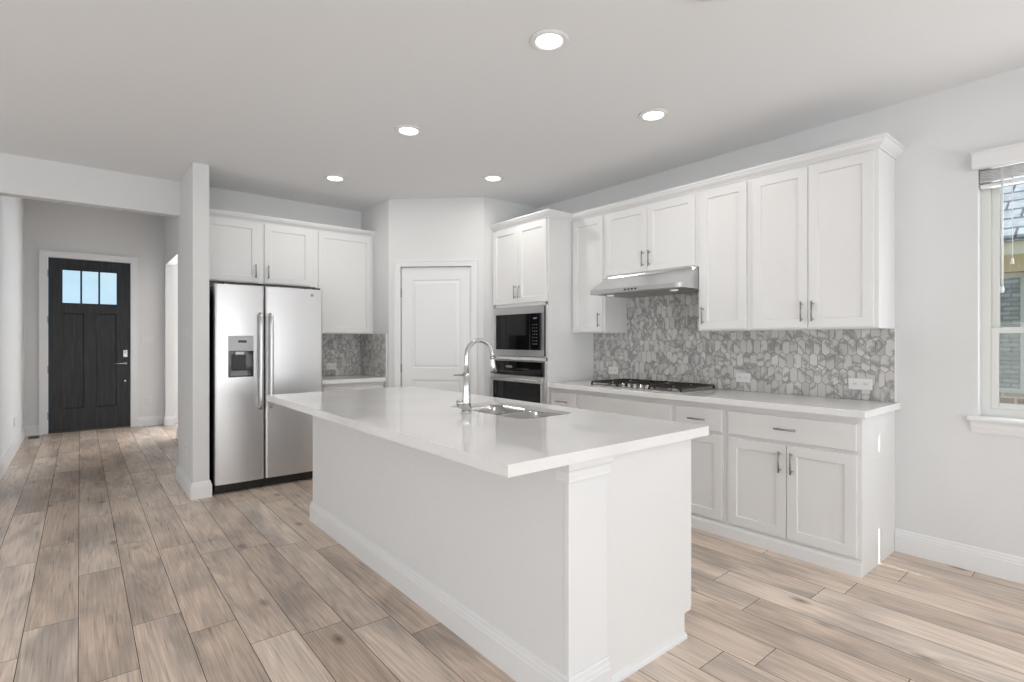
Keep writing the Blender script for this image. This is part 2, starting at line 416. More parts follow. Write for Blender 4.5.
# entry hall
DX0, DX1, DZ = -0.345, 0.590, 2.475
w = MB(); w.box(-0.71, DX0-0.02, 9.80, 9.94, 0, ZH); w.box(DX1+0.02, 4.05, 9.80, 9.94, 0, ZH); w.box(DX0-0.02, DX1+0.02, 9.80, 9.94, DZ+0.02, ZH)
S('wall_front', w)
S('wall_left', MB().box(-0.71, -0.59, YB+0.12, 9.80, 0, ZH))
w = MB(); w.box(1.014, 1.13, YB+0.12, 8.30, 0, ZH); w.box(1.014, 1.13, 9.62, 9.80, 0, ZH); w.box(1.014, 1.13, 8.30, 9.62, 2.47, ZH)
S('wall_hall', w)
# living room beyond the camera
w = MB(); segs = [XL] + [v for p in REAR_WIN for v in p] + [3.60]
for a, b in zip(segs[0::2], segs[1::2]): w.box(a, b, YR-0.14, YR, 0, ZC)
for a, b in REAR_WIN:
    w.box(a, b, YR-0.14, YR, 0, 0.15); w.box(a, b, YR-0.14, YR, 2.4, ZC); w.box(a, b, YR-0.14, YR-0.10, 0.15, 2.4)  # last box: panel added in each unseen opening to block the sun
w.box(3.60, 3.612, YR-0.14, YR, 0, 1.58); w.box(3.60, 3.612, YR-0.14, YR, 1.93, 2.33); w.box(3.60, 3.612, YR-0.14, YR, 2.47, ZC); w.box(3.612, XR+0.14, YR-0.14, YR, 0, ZC)  # slits left in this unseen wall are shaped to throw the sun streak
S('wall_rear', w)
w = MB(); segs = [YR-0.14] + [v for p in SIDE_WIN for v in p] + [YB+0.12]
for a, b in zip(segs[0::2], segs[1::2]): w.box(XL-0.14, XL, a, b, 0, ZC)
for a, b in SIDE_WIN:
    w.box(XL-0.14, XL, a, b, 0, 0.15); w.box(XL-0.14, XL, a, b, 2.4, ZC); w.box(XL-0.14, XL-0.10, a, b, 0.15, 2.4)
S('wall_living', w)

# ------------------------------------------------------------------ baseboards and casings
BB = [(0, 0.0), (0.017, 0.0), (0.017, 0.098), (0.0135, 0.104), (0.0135, 0.112), (0.0095, 0.120), (0.008, 0.132), (0.004, 0.138), (0, 0.138)]
def bb(name, segs):
    w = MB()
    for p0, p1, n, m0, m1 in segs: w.sweep(BB, p0, p1, n, m0, m1)
    S(name, w, 'trim')
bb('baseboard_right', [((XR, YR), (XR, 1.004), (-1, 0), 0, 0)])
bb('baseboard_wing', [((0.7135, YB+0.12), (0.7135, 4.99), (-1, 0), 0, 1), ((0.7135, 4.99), (0.835, 4.99), (0, -1), 1, 1), ((0.835, 4.99), (0.835, 5.03), (1, 0), 1, 0)])
bb('baseboard_left', [((-0.59, YB+0.12), (-0.59, 9.80), (1, 0), 0, -1), ((-0.59, YB+0.12), (-0.59, YB), (1, 0), 0, 1)])
bb('baseboard_back', [((-0.59, YB), (XL, YB), (0, -1), 1, 0)])
bb('baseboard_front', [((-0.59, 9.80), (DX0-0.095, 9.80), (0, -1), -1, 0), ((DX1+0.095, 9.80), (1.014, 9.80), (0, -1), 0, -1), ((1.13, 9.80), (4.0, 9.80), (0, -1), 0, 0)])
bb('baseboard_hall', [((1.014, 8.30), (1.014, YB+0.12), (-1, 0), 0, 0), ((1.014, 9.80), (1.014, 9.62), (-1, 0), -1, 0), ((1.014, 8.30), (1.13, 8.30), (0, 1), 0, 0), ((1.014, 9.62), (1.13, 9.62), (0, -1), 0, 0)])
bb('baseboard_pantry', [(tuple(P0), tuple(P0+dd*(pd0-0.09)), tuple(-nn), -0.4, 0), (tuple(P0+dd*(pd1+0.085)), tuple(P1), tuple(-nn), 0, 0)])
bb('baseboard_rear', [((XL, YR), (XR, YR), (0, 1), 0, 0)])

def casing(w, x0, x1, h, cw, y=0.0):
    """local frame: opening x0..x1, wall plane y=0, room at -y; three stepped pieces"""
    for (a, b, t) in ((0.0, 0.35, 0.012), (0.35, 0.8, 0.016), (0.8, 1.0, 0.022)):
        w.box(x0-cw*b, x0-cw*a, y-t, y, 0, h+cw*b); w.box(x1+cw*a, x1+cw*b, y-t, y, 0, h+cw*b)
        w.box(x0-cw*a, x1+cw*a, y-t, y, h+cw*a, h+cw*b)
# entry door casing + jamb
w = MB(); casing(w, DX0-0.006, DX1+0.006, DZ+0.006, 0.088, 9.80)
w.box(DX0-0.02, DX0-0.004, 9.80, 9.90, 0, DZ+0.02); w.box(DX1+0.004, DX1+0.02, 9.80, 9.90, 0, DZ+0.02); w.box(DX0-0.004, DX1+0.004, 9.80, 9.90, DZ+0.004, DZ+0.02)
S('trim_1', w, 'trim')
# pantry casing
RD = Matrix.Translation((P0.x, P0.y, 0)) @ Matrix.Rotation(math.atan2(dd.y, dd.x), 4, 'Z')
w = MB(); casing(w, pd0-0.004, pd1+0.004, PDH+0.004, 0.062)
w.xf(RD); S('trim_2', w, 'trim')

# ------------------------------------------------------------------ panel doors
def shaker(w, x0, x1, z0, z1, y=0.0, t=0.019, rail=0.057, rec=0.010, sl=0.004):
    """front face at y (towards -y), body to y+t"""
    def lp(i, yy): return [(x0+i, yy, z0+i), (x1-i, yy, z0+i), (x1-i, yy, z1-i), (x0+i, yy, z1-i)]
    w.loops([lp(0, y+t), lp(0, y+0.0015), lp(0.0015, y), lp(rail, y), lp(rail+sl, y+rec)])
    return w
def slab(w, x0, x1, z0, z1, y=0.0, t=0.019):
    def lp(i, yy): return [(x0+i, yy, z0+i), (x1-i, yy, z0+i), (x1-i, yy, z1-i), (x0+i, yy, z1-i)]
    w.loops([lp(0, y+t), lp(0, y+0.003), lp(0.003, y)]); return w
def pull(x, z, y, vertical, parent, L=0.128):
    w = MB(); h = L/2; r = 0.0052
    d = (0, 0, 1) if vertical else (1, 0, 0)
    c = Vector((x, y-0.030, z)); v = Vector(d)
    w.tube([c-v*h, c+v*h], r, 12)
    for s in (-1, 1):
        q = c+v*(s*h*0.76); w.tube([q, q+Vector((0, 0.030, 0))], 0.0042, 10)
    return w.build('handle', 'steel_dk', parent)

def multi_panel(w, x0, x1, z0, z1, y, t, panels, rec=0.009, sl=0.006, field=0.03, raised=True):
    """slab with sunk panels: panels=[(px0,px1,pz0,pz1)] in one or two columns"""
    xs = sorted({x0, x1, *[v for p in panels for v in p[:2]]}); zs = sorted({z0, z1, *[v for p in panels for v in p[2:]]})
    for a, b in zip(xs, xs[1:]):
        for c, d in zip(zs, zs[1:]):
            if any(abs(a-p[0]) < 1e-6 and abs(b-p[1]) < 1e-6 and c >= p[2]-1e-6 and d <= p[3]+1e-6 for p in panels): continue
            w.box(a, b, y, y+t, c, d)
    for (a, b, c, d) in panels:
        def lp(i, yy): return [(a+i, yy, c+i), (b-i, yy, c+i), (b-i, yy, d-i), (a+i, yy, d-i)]
        L = [lp(0, y+t), lp(0, y), lp(sl, y+rec)]
        if raised: L += [lp(sl+0.010, y+rec), lp(sl+field, y+0.003)]
        w.loops(L)

# pantry door
pan = thing('door_2', 'x', 'x'); del pan['label']; del pan['category']; pan['kind'] = 'structure'
pan.matrix_world = RD
w = MB(); cx0, cx1 = pd0, pd1; mw = 0.115
multi_panel(w, cx0, cx1, 0.012, PDH, 0.018, 0.035, [(cx0+mw, cx1-mw, 1.02, PDH-0.13), (cx0+mw, cx1-mw, 0.24, 0.90)])
w.build('door_panel', 'trim', pan)
w = MB()
lx = pd1-0.062
w.lathe([(0.026, 0.018), (0.026, 0.010), (0.014, 0.006), (0.010, -0.03)], (lx, 0, 0.955), 'Y'); w.tube([(lx, -0.03, 0.955), (lx-0.03, -0.038, 0.955), (lx-0.11, -0.034, 0.953)], [0.009, 0.008, 0.006], 12)
w.build('door_handle', 'steel_dk', pan)
for z in (0.25, 1.02, 1.80):
    MB().tube([(pd0-0.001, 0.009, z-0.045), (pd0-0.001, 0.009, z+0.045)], 0.0065, 10).build('hinge', 'steel_dk', pan)

# ------------------------------------------------------------------ front door
fd = D.objects.new('door_1', None); COL.objects.link(fd); fd['kind'] = 'structure'; fd.location = (0, 9.83, 0)
w = MB(); gx0, gx1, gz0, gz1 = -0.192, 0.424, 1.845, 2.315
xa, xb = DX0, DX1
w.box(xa, gx0, 0, 0.045, 0.02, DZ); w.box(gx1, xb, 0, 0.045, 0.02, DZ); w.box(gx0, gx1, 0, 0.045, gz1, DZ)
multi_panel(w, gx0, gx1, 0.02, gz0, 0, 0.045, [(gx0, gx0+0.24, 0.33, 1.70), (gx1-0.24, gx1, 0.33, 1.70)], rec=0.012, sl=0.012, raised=False)
w.build('door_panel', 'doorwood', fd)
gw = (gx1-gx0); bar = 0.022
w = MB()
for i in (1, 2):
    c = gx0+gw*i/3; w.box(c-bar/2, c+bar/2, 0.006, 0.040, gz0, gz1)
w.build('muntin', 'doorwood', fd)
for i in range(3):
    a = gx0+gw*i/3+(bar/2 if i else 0); b = gx0+gw*(i+1)/3-(bar/2 if i < 2 else 0)
    MB().box(a, b, 0.020, 0.026, gz0, gz1).build('pane', 'glass', fd)
w = MB(); w.box(DX1-0.090, DX1-0.035, -0.03, 0, 1.055, 1.165, 0.006, 2); w.build('keypad_lock', 'chrome', fd)
w = MB()
for i in range(3):
    for j in range(3): w.box(DX1-0.078+i*0.012, DX1-0.071+i*0.012, -0.032, -0.030, 1.112+j*0.013, 1.119+j*0.013)
w.build('keypad_button', 'slot', fd)
w = MB(); lx = DX1-0.062
w.lathe([(0.030, 0), (0.030, -0.008), (0.016, -0.012), (0.012, -0.05)], (lx, 0, 0.965), 'Y'); w.tube([(lx, -0.05, 0.965), (lx-0.03, -0.058, 0.965), (lx-0.13, -0.054, 0.962)], [0.011, 0.010, 0.007], 12)
w.build('door_handle', 'chrome', fd)
MB().lathe([(0.016, 0), (0.016, -0.006), (0.010, -0.010)], (lx, 0, 0.70), 'Y').build('door_bolt', 'chrome', fd)
for z in (0.25, 0.90, 1.60, 2.25):
    MB().box(DX0-0.018, DX0-0.0005, -0.034, -0.012, z-0.05, z+0.05).build('hinge', 'black', fd)
MB().box(DX0, DX1, -0.02, 0.06, 0.0, 0.018).build('threshold', 'vent', fd)

# ------------------------------------------------------------------ cabinets
TOE = [(0, 0.0), (0.016, 0.0), (0.016, 0.066), (0.010, 0.074), (0.009, 0.084), (0, 0.088)]
def base_unit(label, w_, fronts, loc, rz, toe=(0, 0), group=None, depth=0.59, htop=0.879, toe_ends=True):
    """local x 0..w_, face frame front at y=0.019 (doors at y=0..0.019)"""
    t = thing('base_cabinet', label, 'cabinet', loc, rz, group)
    w = MB(); T = 0.018; y0 = 0.019
    w.box(0, T, y0, depth, 0, htop); w.box(w_-T, w_, y0, depth, 0, htop); w.box(T, w_-T, depth-0.01, depth, 0, htop)
    w.box(T, w_-T, y0+0.01, depth-0.01, 0.09, 0.108); w.box(T, w_-T, y0, y0+0.018, 0, 0.10)
    st = 0.036
    w.box(T, st, y0, y0+0.019, 0.10, htop); w.box(w_-st, w_-T, y0, y0+0.019, 0.10, htop)
    for a, b in ((0.10, 0.125), (0.650, 0.700), (0.825, htop)): w.box(st, w_-st, y0, y0+0.019, a, b)
    w.build('body', 'cab', t)
    w = MB(); w.sweep(TOE, (0, y0), (w_, y0), (0, -1))
    w.build('toe_molding', 'trim', t)
    for kind, a, b, z0, z1, hside in fronts:
        w = MB()
        if kind == 'door':
            shaker(w, a, b, z0, z1); d = w.build('door', 'cab', t)
            if hside: pull(b-0.032 if hside == 'R' else a+0.032, z1-0.10, 0, True, d)
        else:
            slab(w, a, b, z0, z1); d = w.build('drawer' if hside else 'false_front', 'cab', t)
            if hside: pull((a+b)/2, (z0+z1)/2, 0, False, d)
    return t
RZ = -PI/2
FX = 3.298                                # x of the base-cabinet door fronts
def rloc(y): return (FX, y, 0)            # origin = left end seen from the front (larger y)
def fronts(w_, doors, drawer='H', g=0.022):
    L = [('drawer', g, w_-g, 0.690, 0.840, drawer)]
    if doors == 1: L.append(('door', g, w_-g, 0.103, 0.666, 'L'))
    if doors == 2: m = w_/2; L += [('door', g, m-0.002, 0.103, 0.666, 'R'), ('door', m+0.002, w_-g, 0.103, 0.666, 'L')]
    return L
YE = 1.0055; YU = [YE, 1.79, 2.18, 3.12, 3.475]
DPT = XR-FX-0.001
base_unit('white base cabinet at the open window end, one wide drawer over two doors', YU[1]-YU[0], fronts(YU[1]-YU[0], 2), rloc(YU[1]), RZ, (0, 1), depth=DPT)
base_unit('narrow white base cabinet just right of the cooktop, one drawer over one door', YU[2]-YU[1], fronts(YU[2]-YU[1], 1), rloc(YU[2]), RZ, depth=DPT)
base_unit('white base cabinet directly under the cooktop with a wide plain front without a handle', YU[3]-YU[2], fronts(YU[3]-YU[2], 2, None), rloc(YU[3]), RZ, depth=DPT)
base_unit('small white drawer cabinet between the oven tower and the cooktop', YU[4]-YU[3], fronts(YU[4]-YU[3], 1), rloc(YU[4]), RZ, depth=DPT)
# back-wall base cabinet
bw = 2.468-1.80
base_unit('short white base cabinet between the fridge and the pantry corner', bw, fronts(bw, 1), (1.80, 5.095, 0), 0, depth=YB-5.095-0.001)

# worktops
def worktop(name, label, x0, x1, y0, y1, cut=None):
    w = MB()
    if cut is None: w.box(x0, x1, y0, y1, 0.880, 0.920, 0.003, 2)
    return tag(w.build(name, 'quartz'), label, 'countertop')
worktop('countertop', 'long pale quartz countertop along the tiled wall holding the gas cooktop', FX-0.030, XR-0.0005, YE-0.030, 3.474)
worktop('countertop', 'short pale quartz countertop between the fridge and the pantry corner', 1.795, 2.469, 5.065, YB-0.0005)

def upper_unit(name, label, w_, z0, z1, doors, loc, rz, depth=0.319, sides=(True, True), handle=0.10, g=0.022, hz=None, zd=0.010):
    t = thing(name, label, 'cabinet', loc, rz)
    w = MB(); y0 = 0.019; T = 0.018; st = max(0.036, w_-doors[-1][1]+0.008)
    w.box(0, T, y0, depth, z0, z1); w.box(w_-T, w_, y0, depth, z0, z1); w.box(T, w_-T, depth-0.008, depth, z0, z1)
    w.box(T, w_-T, y0+0.019, depth-0.008, z0+0.02, z0+0.038); w.box(T, w_-T, y0+0.019, depth-0.008, z1-0.02, z1)
    w.box(T, st, y0, y0+0.019, z0, z1); w.box(w_-st, w_-T, y0, y0+0.019, z0, z1)
    w.box(st, w_-st, y0, y0+0.019, z0, z0+0.038); w.box(st, w_-st, y0, y0+0.019, z1-0.05, z1)
    if len(doors) == 2 and doors[1][0]-doors[0][1] > 0.02: w.box(doors[0][1]-0.01, doors[1][0]+0.01, y0, y0+0.019, z0+0.038, z1-0.05)
    w.build('body', 'cab', t)
    for a, b, hs in doors:
        w = MB(); shaker(w, a, b, z0+zd, 2.412); d = w.build('door', 'cab', t)
        if hs: pull(b-0.030 if hs == 'R' else a+0.030, z0+0.012+handle, 0, True, d)
    return t
UX = 3.580                                # x of the upper door fronts
UD = XR-UX-0.001
def two(w_, g=0.022): return [(g, w_/2-0.002, 'R'), (w_/2+0.002, w_-g, 'L')]
ZT = 2.4276
upper_unit('wall_cabinet', 'large white two-door wall cabinet at the right end above the countertop', 1.765-YE, 1.376, ZT, two(1.765-YE), (UX, 1.765, 0), RZ, UD)
upper_unit('wall_cabinet', 'narrow white one-door wall cabinet just right of the range hood', 2.16-1.765, 1.376, ZT, [(0.022, 2.16-1.765-0.022, 'L')], (UX, 2.16, 0), RZ, UD)
upper_unit('wall_cabinet', 'short white two-door wall cabinet directly above the range hood', 3.07-2.16, 1.862, ZT, two(3.07-2.16), (UX, 3.07, 0), RZ, UD)
upper_unit('wall_cabinet', 'narrow white one-door wall cabinet between the oven tower and the range hood', 3.474-3.07, 1.376, ZT, [(0.022, 3.474-3.07-0.022, 'R')], (UX, 3.474, 0), RZ, UD)
# back wall uppers
BUY = 5.360; BUD = YB-BUY-0.001
upper_unit('wall_cabinet', 'white two-door wall cabinet above the steel refrigerator', 1.848-0.836, 1.845, ZT, [(0.030, 1.306-0.836, 'R'), (1.358-0.836, 1.795-0.836, 'L')], (0.836, BUY, 0), 0, BUD)
upper_unit('wall_cabinet', 'tall white one-door wall cabinet between the fridge and the pantry corner', 2.469-1.848, 1.376, ZT, [(0.020, 2.469-1.848-0.030, None)], (1.848, BUY, 0), 0, BUD)

# oven tower
TW = 4.309-3.475
tw = thing('oven_tower_cabinet', 'tall white cabinet tower holding the microwave and wall oven beside the cooktop counter', 'cabinet', (3.276, 4.309, 0), RZ)
TD = XR-3.276-0.001; w = MB(); y0 = 0.019
w.box(0, 0.02, y0, TD, 0, ZT); w.box(TW-0.02, TW, y0, TD, 0, ZT); w.box(0.02, TW-0.02, TD-0.01, TD, 0, ZT)
for a, b in ((0.0, 0.10), (0.415, 0.455), (1.117, 1.147), (1.632, 1.668), (2.400, ZT)): w.box(0.02, TW-0.02, y0, y0+0.019, a, b)
for a, b in ((0.415, 0.433), (1.117, 1.140), (1.640, 1.655), (ZT-0.018, ZT)): w.box(0.02, TW-0.02, y0+0.019, TD-0.01, a, b)
w.box(0.02, 0.042, y0, y0+0.019, 0.10, ZT); w.box(TW-0.042, TW-0.02, y0, y0+0.019, 0.10, ZT)
w.build('body', 'cab', tw)
w = MB(); w.sweep(TOE, (0, y0), (TW, y0), (0, -1)); w.build('toe_molding', 'trim', tw)
m = TW/2
for a, b, hs in ((0.020, m-0.002, 'R'), (m+0.002, TW-0.020, 'L')):
    w = MB(); shaker(w, a, b, 1.665, 2.412); d = w.build('door', 'cab', tw)
    pull(b-0.028 if hs == 'R' else a+0.028, 1.775, 0, True, d)
w = MB(); slab(w, 0.020, TW-0.020, 0.105, 0.405); d = w.build('drawer', 'cab', tw); pull(m, 0.34, 0, False, d)

# crown moldings
CR = [(0, 2.428), (0.006, 2.428), (0.010, 2.436), (0.018, 2.441), (0.034, 2.452), (0.044, 2.466), (0.046, 2.472), (0.054, 2.474), (0.054, 2.486), (0, 2.486)]
w = MB(); fx = UX+0.019; tx = 3.295
w.sweep(CR, (XR-0.001, YE), (fx, YE), (0, -1), 0, 1)
w.sweep(CR, (fx, YE), (fx, 3.475), (-1, 0), 1, -1)
w.sweep(CR, (fx, 3.475), (tx, 3.475), (0, -1), -1, 1)
w.sweep(CR, (tx, 3.475), (tx, 4.309), (-1, 0), 1, 0)
w.box(fx, XR-0.001, YE, 3.475, 2.4282, 2.486); w.box(tx, XR-0.001, 3.475, 4.309, 2.4282, 2.486)
tag(w.build('crown_molding', 'trim'), 'white crown molding along the tops of the cooktop wall cabinets and oven tower', 'molding')
w = MB(); w.sweep(CR, (0.836, BUY+0.019), (2.469, BUY+0.019), (0, -1)); w.box(0.836, 2.469, BUY+0.019, YB-0.001, 2.4282, 2.486)
tag(w.build('crown_molding', 'trim'), 'white crown molding along the cabinets above the refrigerator', 'molding')

# ------------------------------------------------------------------ backsplash tiles
def picket(a0, a1, z0, z1, extra=None, tw_=0.052, th=0.116, pt=0.018, g=0.0016, t=0.007):
    """tile mesh in local frame: x along wall, z up, front at y=0 towards -y, back at y=t; clipped to a0..a1, z0..z1 (extra=(x0,x1,z1b) a raised bay)"""
    b = bmesh.new(); cols = []
    lay = b.faces.layers.int.new('id')
    pitch = th-pt; k = 0; idn = 0
    ztop = max(z1, extra[2] if extra else z1)
    z = z0-0.055
    while z < ztop+th:
        x = a0 - tw_ + (tw_/2 if k % 2 else 0)
        while x < a1+tw_:
            cx, cz = x, z; hw = tw_/2-g; hh = th/2-g
            pts = [(cx, cz-hh), (cx+hw, cz-hh+pt), (cx+hw, cz+hh-pt), (cx, cz+hh), (cx-hw, cz+hh-pt), (cx-hw, cz-hh+pt)]
            f1 = [b.verts.new((p[0], t, p[1])) for p in pts]; f2 = [b.verts.new((p[0], 0.0, p[1])) for p in pts]
            ff = [b.faces.new(f2)] + [b.faces.new((f1[i], f1[(i+1) % 6], f2[(i+1) % 6], f2[i])) for i in range(6)]
            for f in ff: f[lay] = idn
            cols.append((random.gauss(0.6, 0.22), random.random(), random.random(), 1)); idn += 1
            x += tw_
        z += pitch; k += 1
    def cut(co, no):
        bmesh.ops.bisect_plane(b, geom=b.verts[:]+b.edges[:]+b.faces[:], plane_co=co, plane_no=no, clear_outer=True)
    cut((a0, 0, 0), (-1, 0, 0)); cut((a1, 0, 0), (1, 0, 0)); cut((0, 0, z0), (0, 0, -1)); cut((0, 0, ztop), (0, 0, 1))
    if extra:
        for co, no in (((extra[0], 0, 0), (1, 0, 0)), ((extra[1], 0, 0), (1, 0, 0)), ((0, 0, z1), (0, 0, 1))):
            bmesh.ops.bisect_plane(b, geom=b.verts[:]+b.edges[:]+b.faces[:], plane_co=co, plane_no=no)
        kill = [f for f in b.faces if f.calc_center_median().z > z1 and not (extra[0] < f.calc_center_median().x < extra[1])]
        bmesh.ops.delete(b, geom=kill, context='FACES')
    ids = [f[lay] for f in b.faces]
    me = D.meshes.new('tiles'); b.to_mesh(me); b.free()
    at = me.attributes.new('tile', 'FLOAT_COLOR', 'FACE')
    for i, q in enumerate(ids): at.data[i].color = cols[q]
    me.materials.append(M['marble'])
    return me
L = 3.474-YE
bs = thing('tile_backsplash', 'grey marble elongated hexagon tile backsplash behind the gas cooktop', 'backsplash', (XR-0.012, 3.474, 0), RZ)
me = picket(0, L, 0.9205, 1.3755, (3.474-3.069, 3.474-2.161, 1.861)); o = D.objects.new('tiles', me); COL.objects.link(o); o.parent = bs
w = MB(); w.box(0, L, 0.0012, 0.0118, 0.9205, 1.3755); w.box(3.474-3.069, 3.474-2.161, 0.0012, 0.0118, 1.3755, 1.861); w.build('grout', 'grout', bs)
MB().box(L, L+0.006, -0.001, 0.0118, 0.9205, 1.3755).build('edge_strip', 'trim', bs)
bs = thing('tile_backsplash', 'grey marble tile backsplash in the nook right of the refrigerator', 'backsplash', (1.80, YB-0.012, 0), 0)
L2 = 2.470-1.80
o = D.objects.new('tiles', picket(0, L2-0.012, 0.9205, 1.3755)); COL.objects.link(o); o.parent = bs
MB().box(0, L2-0.012, 0.0012, 0.0118, 0.9205, 1.3755).build('grout', 'grout', bs)
me = picket(0, YB-0.012-5.055, 0.9205, 1.3755)
o = D.objects.new('side_tiles', me); COL.objects.link(o); o.parent = bs; o.location = (L2-0.012, 0.0, 0); o.rotation_euler = (0, 0, RZ)
MB().box(L2-0.0108, L2-0.0002, -(YB-0.012-5.055), 0, 0.9205, 1.3755).build('side_grout', 'grout', bs)
MB().box(L2-0.013, L2-0.0002, -(YB-0.012-5.055)-0.006, -(YB-0.012-5.055), 0.9205, 1.3755).build('edge_strip', 'trim', bs)

# ------------------------------------------------------------------ island
IX0, IX1, IY0, IY1 = 1.303, 2.100, 1.300, 3.858
isl = thing('kitchen_island', 'white kitchen island body with textured side and corner pilaster in the middle of the room', 'island', (0, 0, 0))
w = MB(); w.box(IX0, IX0+0.10, IY0, IY1, 0, 0.879); w.box(IX0+0.10, IX1-0.002, IY1-0.10, IY1, 0, 0.879)
w.build('side_wall', 'isl', isl)
w = MB(); w.box(IX0+0.10, IX1-0.05, IY0-0.001, IY0+0.02, 0, 0.879); w.box(IX1-0.05, IX1-0.002, IY0-0.001, IY0+0.02, 0.105, 0.879)
w.box(IX1-0.068, IX1-0.05, IY0+0.02, IY1-0.10, 0, 0.105)
w.build('end_panel', 'cab', isl)
w = MB()                                   # carcass behind doors
w.box(IX1-0.020, IX1-0.001, IY0+0.021, IY0+0.04, 0.106, 0.879); w.box(IX1-0.020, IX1-0.001, IY1-0.13, IY1-0.101, 0.106, 0.879)
w.box(IX1-0.020, IX1-0.001, IY0+0.04, IY1-0.13, 0.106, 0.13); w.box(IX1-0.020, IX1-0.001, IY0+0.04, IY1-0.13, 0.84, 0.879)
w.box(IX0+0.101, IX1-0.021, IY0+0.021, IY1-0.101, 0.106, 0.124)
w.build('face_frame', 'cab', isl)
w = MB(); w.sweep(BB, (IX0, IY1), (IX0, IY0-0.026), (-1, 0), 1, 1); w.sweep(BB, (IX0, IY0-0.026), (1.505, IY0-0.026), (0, -1), 1, 0)
w.sweep(BB, (IX1-0.002, IY1), (IX0, IY1), (0, 1), 0, 1)
w.build('baseboard', 'trim', isl)
w = MB(); w.sweep([(0, 0), (0.014, 0), (0.014, 0.012), (0.009, 0.022), (0, 0.026)], (1.507, IY0-0.001), (IX1-0.05, IY0-0.001), (0, -1)); w.build('shoe_molding', 'trim', isl)
w = MB(); w.box(IX0-0.0005, 1.505, IY0-0.026, IY0-0.001, 0, 0.879, 0.003, 2); w.build('pilaster', 'trim', isl)
CP = [(0, 0.805), (0.007, 0.806), (0.009, 0.815), (0.007, 0.823), (0.007, 0.846), (0.014, 0.856), (0.018, 0.879), (0, 0.879)]
w = MB(); w.sweep(CP, (IX0, IY0+0.03), (IX0, IY0-0.026), (-1, 0), 0, 1); w.sweep(CP, (IX0, IY0-0.026), (1.505, IY0-0.026), (0, -1), 1, 1)
w.sweep(CP, (1.505, IY0-0.026), (1.505, IY0-0.001), (1, 0), 1, 0); w.build('pilaster_cap', 'trim', isl)
n = 5; yy0 = IY0+0.004; yy1 = IY1-0.10; ww = (yy1-yy0)/n
RI = Matrix.Translation((IX1+0.019, yy0, 0)) @ Matrix.Rotation(PI/2, 4, 'Z')
for i in range(n):
    w = MB(); shaker(w, i*ww+0.004, (i+1)*ww-0.004, 0.112, 0.865); w.xf(RI); d = w.build('door', 'cab', isl)
    hx = (i+1)*ww-0.035 if i % 2 == 0 else i*ww+0.035
    w = MB(); c = Vector((hx, -0.03, 0.76))
    w.tube([c-Vector((0,0,0.064)), c+Vector((0,0,0.064))], 0.0052, 12)
    for s in (-1, 1):
        q = c+Vector((0, 0, s*0.048)); w.tube([q, q+Vector((0, 0.03, 0))], 0.0042, 10)
    w.xf(RI); w.build('handle', 'steel_dk', d)

# island worktop with two rounded basin cut-outs
def rrect(x0, x1, y0, y1, r, n=6):
    P = []
    for cx, cy, a in ((x1-r, y1-r, 0), (x0+r, y1-r, PI/2), (x0+r, y0+r, PI), (x1-r, y0+r, 1.5*PI)):
        for k in range(n+1):
            t = a+PI/2*k/n; P.append((cx+r*math.cos(t), cy+r*math.sin(t)))
    return P
SX0, SX1 = 1.650, 2.025
B1 = (SX0, SX1, 1.925, 2.235); B2 = (SX0, SX1, 2.275, 2.610)
def island_top():
    z0, z1 = 0.880, 0.920; cx0, cx1, cy0, cy1 = 1.014, 2.168, 1.252, 3.955
    b = bmesh.new()
    outer = [(cx0, cy0), (cx1, cy0), (cx1, cy1), (cx0, cy1)]
    rings = [outer, rrect(B1[0], B1[1], B1[2], B2[3], 0.07)]
    def layer(z):
        es = []; vs_all = []
        for R in rings:
            vs = [b.verts.new((x, y, z)) for x, y in R]; vs_all.append(vs)
            for i in range(len(vs)): es.append(b.edges.new((vs[i], vs[(i+1) % len(vs)])))
        r = bmesh.ops.triangle_fill(b, use_beauty=True, use_dissolve=False, edges=es)
        return vs_all
    t = layer(z1); u = layer(z0)
    for A, B in zip(t, u):
        for i in range(len(A)):
            j = (i+1) % len(A); b.faces.new((A[i], A[j], B[j], B[i]))
    sharp = [e for e in b.edges if len(e.link_faces) == 2 and e.calc_face_angle(0) > 1.2]
    bmesh.ops.bevel(b, geom=sharp, offset=0.003, segments=2, affect='EDGES')
    bmesh.ops.recalc_face_normals(b, faces=b.faces)
    me = D.meshes.new('countertop'); b.to_mesh(me); b.free(); me.materials.append(M['quartz'])
    o = D.objects.new('countertop', me); COL.objects.link(o)
    tag(o, 'big pale quartz countertop on the island with the sink cut into it', 'countertop')
island_top()

sk = thing('kitchen_sink', 'stainless steel double bowl undermount sink in the island countertop', 'sink', (0, 0, 0))
def basin(bx):
    x0, x1, y0, y1 = bx; w = MB()
    e = 0.004
    lo = []
    for ins, z, r in ((0.0012, 0.9020, 0.0688), (0.0045, 0.80, 0.062), (0.010, 0.70, 0.06), (0.045, 0.685, 0.05), (0.16, 0.682, 0.015)):
        lo.append([(x, y, z) for x, y in rrect(x0+ins, x1-ins, y0+ins, y1-ins, max(0.004, r if ins < 0.1 else 0.02))])
    w.loops(lo, False, True, True)
    o = w.build('basin', 'sink', sk)
    md = o.modifiers.new('thickness', 'SOLIDIFY'); md.thickness = 0.0015; md.offset = 0
    cx, cy = (x0+x1)/2, (y0+y1)/2
    MB().lathe([(0.045, 0.6835), (0.045, 0.688), (0.036, 0.686), (0.012, 0.686)], (cx, cy, 0)).build('drain', 'steel_dk', o)
basin(B1); basin(B2)
w = MB(); w.box(SX0+0.0015, SX1-0.0015, B1[3]-0.001, B2[2]+0.001, 0.850, 0.9015, 0.006, 3); w.build('divider', 'sink', sk)

